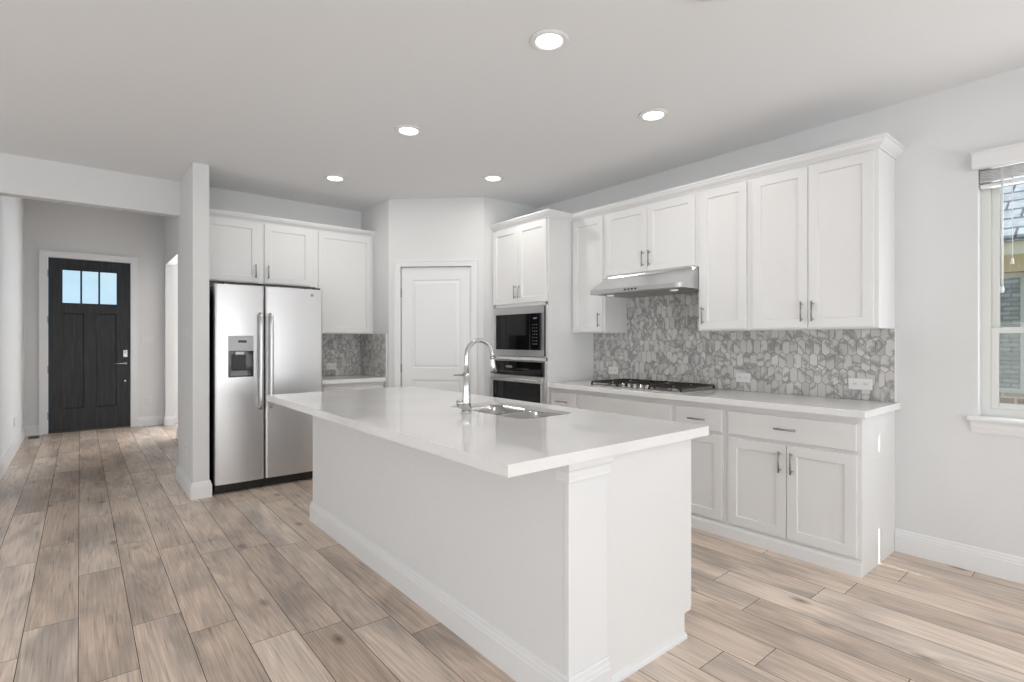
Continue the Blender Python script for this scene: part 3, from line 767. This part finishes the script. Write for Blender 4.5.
# faucet
fc = thing('kitchen_faucet', 'chrome gooseneck pull-down faucet standing beside the island sink', 'faucet', (1.573, 2.290, 0.9205))
w = MB(); w.lathe([(0.0285, 0), (0.0285, 0.006), (0.0262, 0.010)], (0, 0, 0)); w.tube([(0,0,0.008), (0,0,0.06), (0,0,0.14), (0,0,0.21)], [0.0262, 0.0225, 0.0175, 0.0135], 20)
w.build('base', 'chrome', fc)
w = MB(); R = 0.085; zt = 0.298; pts = [(0, 0, 0.205), (0, 0, 0.26)]; rd = [0.0132, 0.0122]
for k in range(0, 17):
    a = PI - (PI+0.10)*k/16; pts.append((R+R*math.cos(a), 0, zt+R*math.sin(a))); rd.append(0.0118)
w.tube(pts, rd, 16); w.build('spout', 'chrome', fc)
e = Vector(pts[-1]); w = MB(); dn = Vector((0.13, 0, -1)).normalized()
w.tube([e, e+dn*0.012, e+dn*0.05, e+dn*0.082], [0.0125, 0.014, 0.0165, 0.0185], 16); w.build('spray_head', 'chrome', fc)
w = MB(); hd = Vector((-0.70, 0.66, 0)).normalized()
w.tube([hd*0.010+Vector((0, 0, 0.052)), hd*0.050+Vector((0, 0, 0.052))], 0.0165, 18); w.build('handle_hub', 'chrome', fc)
w = MB(); q = hd*0.043+Vector((0, 0, 0.052)); w.tube([q, q+Vector((-0.012, -0.018, -0.010)), q+Vector((-0.03, -0.045, -0.020))], [0.006, 0.005, 0.004], 10); w.build('lever', 'chrome', fc)

# ------------------------------------------------------------------ refrigerator
fr = thing('refrigerator', 'side-by-side stainless steel refrigerator with ice dispenser standing by the wing wall', 'refrigerator', (0.868, 4.975, 0))
FW = 0.912; FH = 1.782; MX = 0.397
MB().box(0.004, FW-0.004, 0.075, 0.700, 0.02, FH-0.01, 0.005).build('body', 'black', fr)
def fdoor(x0, x1, name):
    w = MB(); z0, z1 = 0.085, FH
    n = 8; prof = []
    # gently bowed front
    fpts = [(x0, 0.068), (x0, 0.020), (x0+0.006, 0.010), (x0+0.018, 0.004)]
    for k in range(1, n): t = k/n; fpts.append((x0+0.018+(x1-x0-0.036)*t, 0.004-0.006*math.sin(PI*t)))
    fpts += [(x1-0.018, 0.004), (x1-0.006, 0.010), (x1, 0.020), (x1, 0.068)]
    def ring(z): return [(x, y, z) for x, y in fpts]
    w.loops([ring(z0), ring(z1)])
    return w.build(name, 'steel', fr)
ld = fdoor(0.003, MX-0.003, 'freezer_door'); rd_ = fdoor(MX+0.003, FW-0.003, 'fridge_door')
for d, x in ((ld, MX-0.042), (rd_, MX+0.042)):
    w = MB(); w.tube([(x, -0.004, 1.535), (x, -0.035, 1.528), (x, -0.050, 1.505), (x, -0.052, 1.45), (x, -0.052, 0.80), (x, -0.050, 0.75), (x, -0.035, 0.725), (x, -0.004, 0.715)], 0.0165, 14)
    w.build('handle', 'steel', d)
MB().box(0.01, FW-0.01, 0.045, 0.074, 0.012, 0.082).build('kick_grille', 'black', fr)
for x in (0.03, FW-0.05): MB().box(x, x+0.03, 0.10, 0.13, 0, 0.022).build('foot', 'black', fr)
for x in (0.02, FW-0.08): MB().box(x, x+0.06, 0.02, 0.09, FH-0.001, FH+0.016, 0.004).build('hinge_cover', 'black', fr)
# dispenser on freezer door
dx0, dx1 = 0.103, 0.300
w = MB(); w.box(dx0, dx1, -0.012, 0.0, 1.214, 1.345, 0.003); w.build('dispenser_panel', 'silver', ld)
w = MB(); w.box(dx0+0.075, dx1-0.055, -0.0128, -0.0118, 1.285, 1.308); w.build('display', 'glossblack', ld)
w = MB()
for i in range(5): w.box(dx0+0.028+i*0.024, dx0+0.042+i*0.024, -0.0128, -0.0118, 1.245, 1.250)
w.build('display_marks', 'ink', ld)
w = MB(); z0, z1 = 0.990, 1.214
w.box(dx0, dx0+0.010, -0.012, 0, z0, z1); w.box(dx1-0.010, dx1, -0.012, 0, z0, z1); w.box(dx0+0.01, dx1-0.01, -0.012, 0, z0, z0+0.010)
w.box(dx0+0.01, dx1-0.01, -0.004, 0.0, z0+0.010, z1)
w.build('dispenser_bay', 'glossblack', ld)
MB().box(dx0+0.028, dx1-0.060, -0.020, -0.0045, z0+0.065, z1-0.030, 0.003).build('dispenser_lever', 'black', ld)
MB().box(dx0+0.052, dx1-0.076, -0.024, -0.0045, z1-0.032, z1-0.004, 0.003).build('dispenser_spout', 'steel_dk', ld)
MB().box(dx0+0.014, dx1-0.050, -0.022, -0.0045, z0+0.012, z0+0.055, 0.003).build('drip_tray', 'grey_pl', ld)
MB().lathe([(0.014, 0.0), (0.014, -0.004), (0.012, -0.005)], (FW-0.105, 0.001, FH-0.055), 'Y').build('badge', 'steel_dk', rd_)

# ------------------------------------------------------------------ microwave and oven (local frame as tower)
mwv = thing('built_in_microwave', 'built-in stainless microwave with black glass set in the tower above the oven', 'microwave', (3.276, 4.309, 0), RZ)
ax0, ax1 = 0.030, TW-0.026
w = MB(); z0, z1 = 1.150, 1.629
w.box(ax0, ax1, 0.004, 0.0185, z0, z1, 0.003); w.build('trim_frame', 'steel', mwv)
w = MB(); w.box(0.05, TW-0.05, 0.04, 0.50, 1.148, 1.625); w.build('body', 'black', mwv)
dm0, dm1 = ax0+0.055, ax1-0.060
w = MB(); w.box(dm0, dm1-0.14, -0.014, 0.0035, 1.215, 1.560, 0.003); d = w.build('door', 'glossblack', mwv)
MB().box(dm0+0.04, dm1-0.19, -0.0155, -0.0145, 1.265, 1.520).build('window_pane', 'glossblack', d)
w = MB(); w.box(dm1-0.137, dm1, -0.014, 0.0035, 1.215, 1.560, 0.003); d = w.build('control_panel', 'glossblack', mwv)
for i in range(3):
    for j in range(7): MB().box(dm1-0.100+i*0.026, dm1-0.092+i*0.026, -0.0152, -0.0142, 1.27+j*0.030, 1.2735+j*0.030).build('button', 'ink', d)
MB().box(dm1-0.095, dm1-0.045, -0.0152, -0.0142, 1.505, 1.518).build('display', 'grey_pl', d)
MB().box(ax1-0.016, ax1+0.001, -0.002, 0.0035, z0+0.01, z1-0.005).build('vent_strip', 'black', mwv)

ov = thing('wall_oven', 'built-in stainless wall oven with black glass front below the microwave', 'oven', (3.276, 4.309, 0), RZ)
MB().box(0.05, TW-0.05, 0.04, 0.55, 0.456, 1.112).build('body', 'black', ov)
MB().box(ax0, ax1, 0.004, 0.0185, 0.460, 1.112, 0.002).build('trim_frame', 'steel', ov)
w = MB(); w.box(ax0+0.012, ax1-0.030, -0.016, 0.0035, 0.968, 1.104, 0.003); d = w.build('control_panel', 'glossblack', ov)
for i in range(9): MB().box(ax0+0.05+i*0.036, ax0+0.059+i*0.036, -0.0172, -0.0162, 1.000, 1.004).build('button', 'ink', d)
for i in range(6): MB().box(ax0+0.40+i*0.03, ax0+0.408+i*0.03, -0.0172, -0.0162, 1.03, 1.034).build('button', 'ink', d)
MB().box(ax0+0.22, ax0+0.32, -0.0172, -0.0162, 1.040, 1.060).build('display', 'grey_pl', d)
w = MB(); w.box(ax0+0.004, ax1-0.012, -0.030, 0.0035, 0.905, 0.960, 0.004); w.box(ax0+0.004, ax0+0.030, -0.030, 0.0035, 0.475, 0.905); w.box(ax1-0.038, ax1-0.012, -0.030, 0.0035, 0.475, 0.905)
w.box(ax0+0.030, ax1-0.038, -0.030, 0.0035, 0.475, 0.52); d = w.build('oven_door', 'steel', ov)
MB().box(ax0+0.030, ax1-0.038, -0.028, 0.0, 0.521, 0.904).build('window_pane', 'glossblack', d)
w = MB(); w.tube([(ax0+0.045, -0.060, 0.935), (ax1-0.055, -0.060, 0.935)], 0.010, 14)
for x in (ax0+0.075, ax1-0.085): w.tube([(x, -0.060, 0.935), (x, -0.029, 0.935)], 0.008, 10)
w.build('handle', 'steel', d)
MB().lathe([(0.013, -0.029), (0.013, -0.033), (0.011, -0.034)], ((ax0+ax1)/2, 0, 0.925), 'Y').build('badge', 'steel_dk', d)

# ------------------------------------------------------------------ gas cooktop
ck = thing('gas_cooktop', 'five-burner gas cooktop with black iron grates set in the long countertop', 'cooktop', (3.365, 3.060, 0.9205), RZ)
CW, CD = 0.905, 0.500
w = MB(); w.box(0, CW, 0, CD, 0, 0.007, 0.003, 2); w.build('tray', 'steel', ck)
burn = [(0.155, 0.135, 0.036), (0.155, 0.375, 0.045), (0.4525, 0.265, 0.060), (0.75, 0.135, 0.045), (0.75, 0.375, 0.036)]
for x, y, r in burn:
    w = MB(); w.lathe([(r*1.15, 0.0075), (r*1.15, 0.012), (r, 0.018), (r, 0.022)], (x, y, 0)); o = w.build('burner', 'steel_dk', ck)
    MB().lathe([(r*0.85, 0.0225), (r*0.85, 0.0255), (r*0.7, 0.0265)], (x, y, 0)).build('burner_cap', 'iron', o)
def grate(x0, x1, y0, y1, cs):
    w = MB(); z0, z1 = 0.027, 0.038; t = 0.0065
    for y in (y0, y1): w.box(x0, x1, y-t, y+t, z0, z1)
    for x in (x0, x1): w.box(x-t, x+t, y0+t, y1-t, z0, z1)
    for x in (x0, x1):
        for y in (y0, y1): w.box(x-t, x+t, y-t, y+t, 0.0075, z0)
    for cx, cy, r in cs:
        yl = max([y0]+[c[1]+0.12 for c in cs if c[1] < cy-0.01]) if len(cs) > 1 else y0
        yh = min([y1]+[c[1]-0.12 for c in cs if c[1] > cy+0.01]) if len(cs) > 1 else y1
        k = r*0.45
        w.box(x0+t, cx-k, cy-t*0.8, cy+t*0.8, z0, z1+0.003); w.box(cx+k, x1-t, cy-t*0.8, cy+t*0.8, z0, z1+0.003)
        w.box(cx-t*0.8, cx+t*0.8, yl+t*0, cy-k, z0, z1+0.003); w.box(cx-t*0.8, cx+t*0.8, cy+k, yh, z0, z1+0.003)
    if len(cs) > 1: w.box(x0+t, x1-t, (y0+y1)/2-t, (y0+y1)/2+t, z0, z1)
    w.build('grate', 'iron', ck)
grate(0.022, 0.297, 0.022, CD-0.022, [burn[0], burn[1]]); grate(0.315, 0.590, 0.115, CD-0.022, [burn[2]]); grate(0.608, 0.883, 0.022, CD-0.022, [burn[3], burn[4]])
for i in range(5):
    MB().lathe([(0.019, 0.0075), (0.019, 0.012), (0.016, 0.014), (0.0145, 0.034), (0.012, 0.036)], (0.335+i*0.059, 0.052, 0), n=20).build('knob', 'chrome', ck)

# ------------------------------------------------------------------ range hood
hd_ = thing('range_hood', 'stainless steel under-cabinet range hood above the gas cooktop', 'range hood', (XR-0.013, 3.066, 0), RZ)
HW = 3.066-2.164
def hood():
    # local: x along, y towards the wall is 0, front negative
    b = MB(); fy = -(XR-0.013-3.362); ty = -(XR-0.013-3.60)
    def ring(y_front, z, ins): # polygon with clipped front corners
        c = 0.050*(1 if ins else 1)
        P = [(0.0, -0.001), (HW, -0.001), (HW, y_front+c)]
        for k in range(1, 6):
            a = PI/2*k/5; P.append((HW-c+c*math.cos(a), y_front+c-c*math.sin(a)))
        for k in range(0, 6):
            a = PI/2+PI/2*k/5; P.append((c+c*math.cos(a), y_front+c-c*math.sin(a)))
        return [(x, y, z) for x, y in P]
    b.loops([ring(fy, 1.695, 0), ring(fy, 1.730, 0), ring(fy+0.02, 1.742, 0), ring(ty-0.03, 1.842, 0), ring(ty-0.022, 1.8605, 0)])
    return b.build('canopy', 'steel', hd_)
hc = hood()
MB().box(0.06, HW-0.06, -0.46, -0.04, 1.690, 1.6945).build('filter_plate', 'steel_dk', hd_)
for x in (0.14, HW-0.14):
    MB().lathe([(0.030, 1.6895), (0.030, 1.684), (0.026, 1.682)], (x, -0.40, 0)).build('lamp', 'lens_dim', hd_)
w = MB()
for i in range(4): w.box(HW*0.5-0.06+i*0.034, HW*0.5-0.04+i*0.034, -(XR-0.013-3.362)-0.003, -(XR-0.013-3.362), 1.706, 1.718)
w.build('switches', 'black', hd_)

# ------------------------------------------------------------------ recessed ceiling lights
LT = [(1.770, 1.865, 'recessed ceiling light nearest the camera, above the near end of the island'), (1.770, 3.284, 'recessed ceiling light above the far half of the island'),
      (1.775, 4.665, 'recessed ceiling light in front of the refrigerator cabinets'), (2.875, 2.05, 'recessed ceiling light over the aisle in front of the cooktop cabinets'),
      (2.875, 3.76, 'recessed ceiling light in front of the pantry corner and oven tower')]
for x, y, lab in LT:
    t = thing('recessed_light', lab, 'ceiling light', (x, y, ZC-0.0005), 0, 'recessed ceiling lights')
    n = 32; w = MB()
    w.loops([[(r*math.cos(2*PI*k/n), r*math.sin(2*PI*k/n), z) for k in range(n)] for r, z in ((0.096, 0), (0.094, -0.006), (0.084, -0.012), (0.070, -0.010), (0.062, -0.003))], True, False, True)
    w.build('trim_ring', 'white_pl', t)
    MB().lathe([(0.061, -0.0025), (0.061, -0.0075), (0.055, -0.009)], (0, 0, 0), n=32).build('lens', 'lens', t)
    light('downlight', 'AREA', (x, y, ZC-0.012), (0, 0, 0), 6.5, (1.0, 0.97, 0.93), shape='DISK', size=0.11)
t = thing('smoke_detector', 'small round white ceiling detector at the very top edge of the picture', 'smoke detector', (2.015, 1.165, ZC-0.0005))
MB().lathe([(0.058, 0), (0.060, -0.012), (0.052, -0.028), (0.030, -0.034)], (0, 0, 0), n=30).build('housing', 'white_pl', t)
MB().lathe([(0.010, -0.0342), (0.010, -0.037), (0.007, -0.038)], (0, 0, 0), n=14).build('sensor', 'slot', t)

# ------------------------------------------------------------------ switch plates and outlets
def plate(name, label, cat, loc, rz, w_, h_, kind, group=None):
    t = thing(name, label, cat, loc, rz, group)
    MB().box(-w_/2, w_/2, -0.006, 0, -h_/2, h_/2, 0.002).build('cover_plate', 'white_pl', t)
    n = max(1, round(max(w_, h_)/0.075)) if kind == 'switch' or w_ > h_*1.3 else 1
    if kind == 'switch':
        for i in range(n):
            cx = (i-(n-1)/2)*0.046; MB().box(cx-0.016, cx+0.016, -0.010, -0.0062, -0.033, 0.033, 0.001).build('rocker', 'white_pl', t)
    else:
        hor = w_ > h_
        for s in (-1, 1):
            cx, cz = (s*w_*0.22, 0) if hor else (0, s*h_*0.2)
            r = MB().box(cx-0.016, cx+0.016, -0.009, -0.0062, cz-0.014, cz+0.014, 0.001).build('receptacle', 'white_pl', t)
            w = MB()
            for q in (-0.006, 0.006): w.box(cx+q-0.0012, cx+q+0.0012, -0.0096, -0.0091, cz-0.005, cz+0.006)
            w.build('slots', 'slot', r)
    return t
bx = XR-0.0125
plate('wall_outlet', 'wide white double outlet on the backsplash near the open end of the counter', 'outlet', (bx, 1.190, 1.022), RZ, 0.135, 0.074, 'outlet')
plate('wall_outlet', 'white outlet on the backsplash just right of the cooktop', 'outlet', (bx, 1.965, 1.022), RZ, 0.114, 0.070, 'outlet')
plate('wall_outlet', 'white outlet on the backsplash just left of the cooktop near the oven tower', 'outlet', (bx, 3.225, 1.022), RZ, 0.114, 0.070, 'outlet')
plate('wall_outlet', 'white outlet on the tiles of the nook beside the refrigerator', 'outlet', (2.12, YB-0.0125, 1.022), 0, 0.114, 0.070, 'outlet')
plate('light_switch', 'white triple switch plate right of the black front door', 'light switch', (0.80, 9.7995, 1.33), 0, 0.16, 0.11, 'switch')
plate('wall_outlet', 'white outlet low on the wall right of the black front door', 'outlet', (0.815, 9.7995, 0.38), 0, 0.075, 0.12, 'outlet')
plate('light_switch', 'white switch plate on the hall side of the wing wall by the refrigerator', 'light switch', (0.713, 5.19, 1.35), RZ, 0.075, 0.12, 'switch')
plate('wall_outlet', 'white outlet low on the hall side of the wing wall', 'outlet', (0.713, 5.29, 0.36), RZ, 0.075, 0.12, 'outlet')
plate('wall_outlet', 'white outlet low on the left wall of the entry hall', 'outlet', (-0.5895, 8.35, 0.36), PI/2, 0.075, 0.12, 'outlet')
t = thing('floor_vent', 'small dark floor register in the far left corner of the entry hall', 'vent', (-0.48, 9.55, 0.0002))
MB().box(-0.055, 0.055, -0.12, 0.12, 0, 0.004).build('frame', 'vent', t)
w = MB()
for i in range(9): w.box(-0.040, 0.040, -0.105+i*0.024, -0.093+i*0.024, 0.0042, 0.0065)
w.build('louvers', 'vent', t)

# ------------------------------------------------------------------ kitchen window
win = D.objects.new('window_1', None); COL.objects.link(win); win['kind'] = 'structure'; win.location = (XR, 0, 0)
w = MB()        # drywall reveal liner + vinyl frame, local x outward
fx0, fx1 = 0.075, 0.135
t_ = 0.042
w.box(fx0, fx1, WY0, WY0+t_, WZ0, WZ1); w.box(fx0, fx1, WY1-t_, WY1, WZ0, WZ1); w.box(fx0, fx1, WY0+t_, WY1-t_, WZ0, WZ0+t_); w.box(fx0, fx1, WY0+t_, WY1-t_, WZ1-t_, WZ1)
w.build('window_frame', 'vinyl', win)
zm = 1.36; s = 0.034
def sash(x0, x1, z0, z1):
    w = MB(); a, b = WY0+t_, WY1-t_
    w.box(x0, x1, a, a+s, z0, z1, 0.002); w.box(x0, x1, b-s, b, z0, z1, 0.002); w.box(x0, x1, a+s, b-s, z0, z0+s, 0.002); w.box(x0, x1, a+s, b-s, z1-s, z1, 0.002)
    o = w.build('sash', 'vinyl', win); MB().box((x0+x1)/2-0.002, (x0+x1)/2+0.002, a+s, b-s, z0+s, z1-s).build('pane', 'glass', o)
sash(0.080, 0.104, WZ0+t_, zm+0.017); sash(0.106, 0.130, zm-0.017, WZ1-t_)
w = MB(); w.box(-0.040, 0.074, WY0-0.05, WY1+0.045, WZ0-0.022, WZ0-0.0005, 0.006, 2); w.build('window_sill', 'trim', win)
w = MB(); w.sweep([(0, 0.785), (0.008, 0.785), (0.010, 0.800), (0.016, 0.815), (0.018, 0.835), (0.026, 0.852), (0, 0.852)], (0, WY0-0.03), (0, WY1+0.03), (-1, 0)); w.build('window_apron', 'trim', win)
bl = thing('window_blind', 'white horizontal blind raised to the top of the kitchen window', 'blind', (XR, 0, 0))
w = MB(); w.box(-0.062, -0.0005, WY0-0.02, WY1+0.020, 2.262, 2.350, 0.004, 2); w.box(-0.066, -0.0005, WY0-0.024, WY1+0.024, 2.338, 2.352, 0.003); w.build('valance', 'blind', bl)
w = MB(); w.box(0.012, 0.06, WY0+0.004, WY1-0.004, 2.27, 2.329); w.build('head_rail', 'blind', bl)
w = MB()
for i in range(8): w.box(0.012, 0.062, WY0+0.006, WY1-0.006, 2.252-i*0.0085, 2.2555-i*0.0085)
w.build('slats', 'blind', bl)
MB().box(0.010, 0.064, WY0+0.006, WY1-0.006, 2.160, 2.178, 0.003).build('bottom_rail', 'blind', bl)
w = MB(); yw = 0.515; w.tube([(-0.005, yw, 2.25), (-0.006, yw, 1.60)], 0.005, 8); w.tube([(-0.006, yw, 1.60), (-0.006, yw, 1.585), (-0.006, yw, 1.565)], [0.006, 0.010, 0.007], 10); w.build('tilt_wand', 'blind', bl)
w = MB(); w.tube([(0.004, 0.475, 2.25), (0.004, 0.475, 1.75)], 0.0018, 6); w.tube([(0.004, 0.475, 1.75), (0.004, 0.475, 1.72)], [0.004, 0.008], 8); w.build('lift_cord', 'blind', bl)

# ------------------------------------------------------------------ outside
BV = MB(); q0, q1 = XR+0.1405, XR+0.24
BV.box(q0, q1, -6, WY0, -0.3, 3.0); BV.box(q0, q1, WY1, 10.2, -0.3, 3.0); BV.box(q0, q1, WY0, WY1, -0.3, WZ0-0.01); BV.box(q0, q1, WY0, WY1, WZ1, 3.0)
M['brick_grey'] = bricks('grey_brown_brick', (0.42, 0.41, 0.41), (0.66, 0.64, 0.62), (0.30, 0.29, 0.29), 0.21, 0.075, 0.010, (1, 2))
S('wall_exterior', BV, 'brick_grey')
g = MB().box(XR+0.145, 60, -30, 40, -0.40, -0.25).build('lawn', 'soil'); g['kind'] = 'structure'; g.name = 'ground'
nh = thing('neighbour_house', 'brick house next door with grey shingle roof seen through the kitchen window', 'house', (8.0, 0, 0))
HY0, HY1 = -6.0, 12.0; ny0, ny1, nz0, nz1 = 0.86, 2.05, 0.72, 2.06
w = MB(); w.box(0, 0.2, HY0, ny0, -0.25, 2.35); w.box(0, 0.2, ny1, HY1, -0.25, 2.35); w.box(0, 0.2, ny0, ny1, -0.25, nz0); w.box(0, 0.2, ny0, ny1, nz1, 2.35)
w.box(0.2, 6.8, HY0, HY0+0.2, -0.25, 2.35); w.box(0.2, 6.8, HY1-0.2, HY1, -0.25, 2.35); w.box(6.8, 7.0, HY0, HY1, -0.25, 2.35)
w.build('wall', 'brick', nh)
w = MB(); w.box(-0.32, 0.0, HY0, HY1, 2.26, 2.28); w.box(-0.36, -0.32, HY0, HY1, 2.22, 2.36); w.box(-0.02, -0.0005, HY0, HY1, 2.07, 2.26); w.build('soffit', 'stucco', nh)
w = MB(); w.loops([[(x, HY0-0.2, z) for x, z in ((-0.40, 2.42), (3.5, 4.9), (7.4, 2.42), (7.4, 2.36), (3.5, 4.82), (-0.40, 2.36))], [(x, HY1+0.2, z) for x, z in ((-0.40, 2.42), (3.5, 4.9), (7.4, 2.42), (7.4, 2.36), (3.5, 4.82), (-0.40, 2.36))]])
w.build('roof', 'shingle', nh)
w = MB(); f = 0.05; zm2 = 1.39
w.box(0.03, 0.10, ny0, ny0+f, nz0, nz1); w.box(0.03, 0.10, ny1-f, ny1, nz0, nz1); w.box(0.03, 0.10, ny0+f, ny1-f, nz0, nz0+f); w.box(0.03, 0.10, ny0+f, ny1-f, nz1-f, nz1); w.box(0.03, 0.10, ny0+f, ny1-f, zm2, zm2+f)
fo = w.build('window', 'vinyl', nh)
MB().box(0.060, 0.066, ny0+f, ny1-f, nz0+f, nz1-f).build('pane', mat('dim_mirroring_pane', (0.70, 0.73, 0.74), 0.03, 0.95, var=(2, 0.1)), fo)
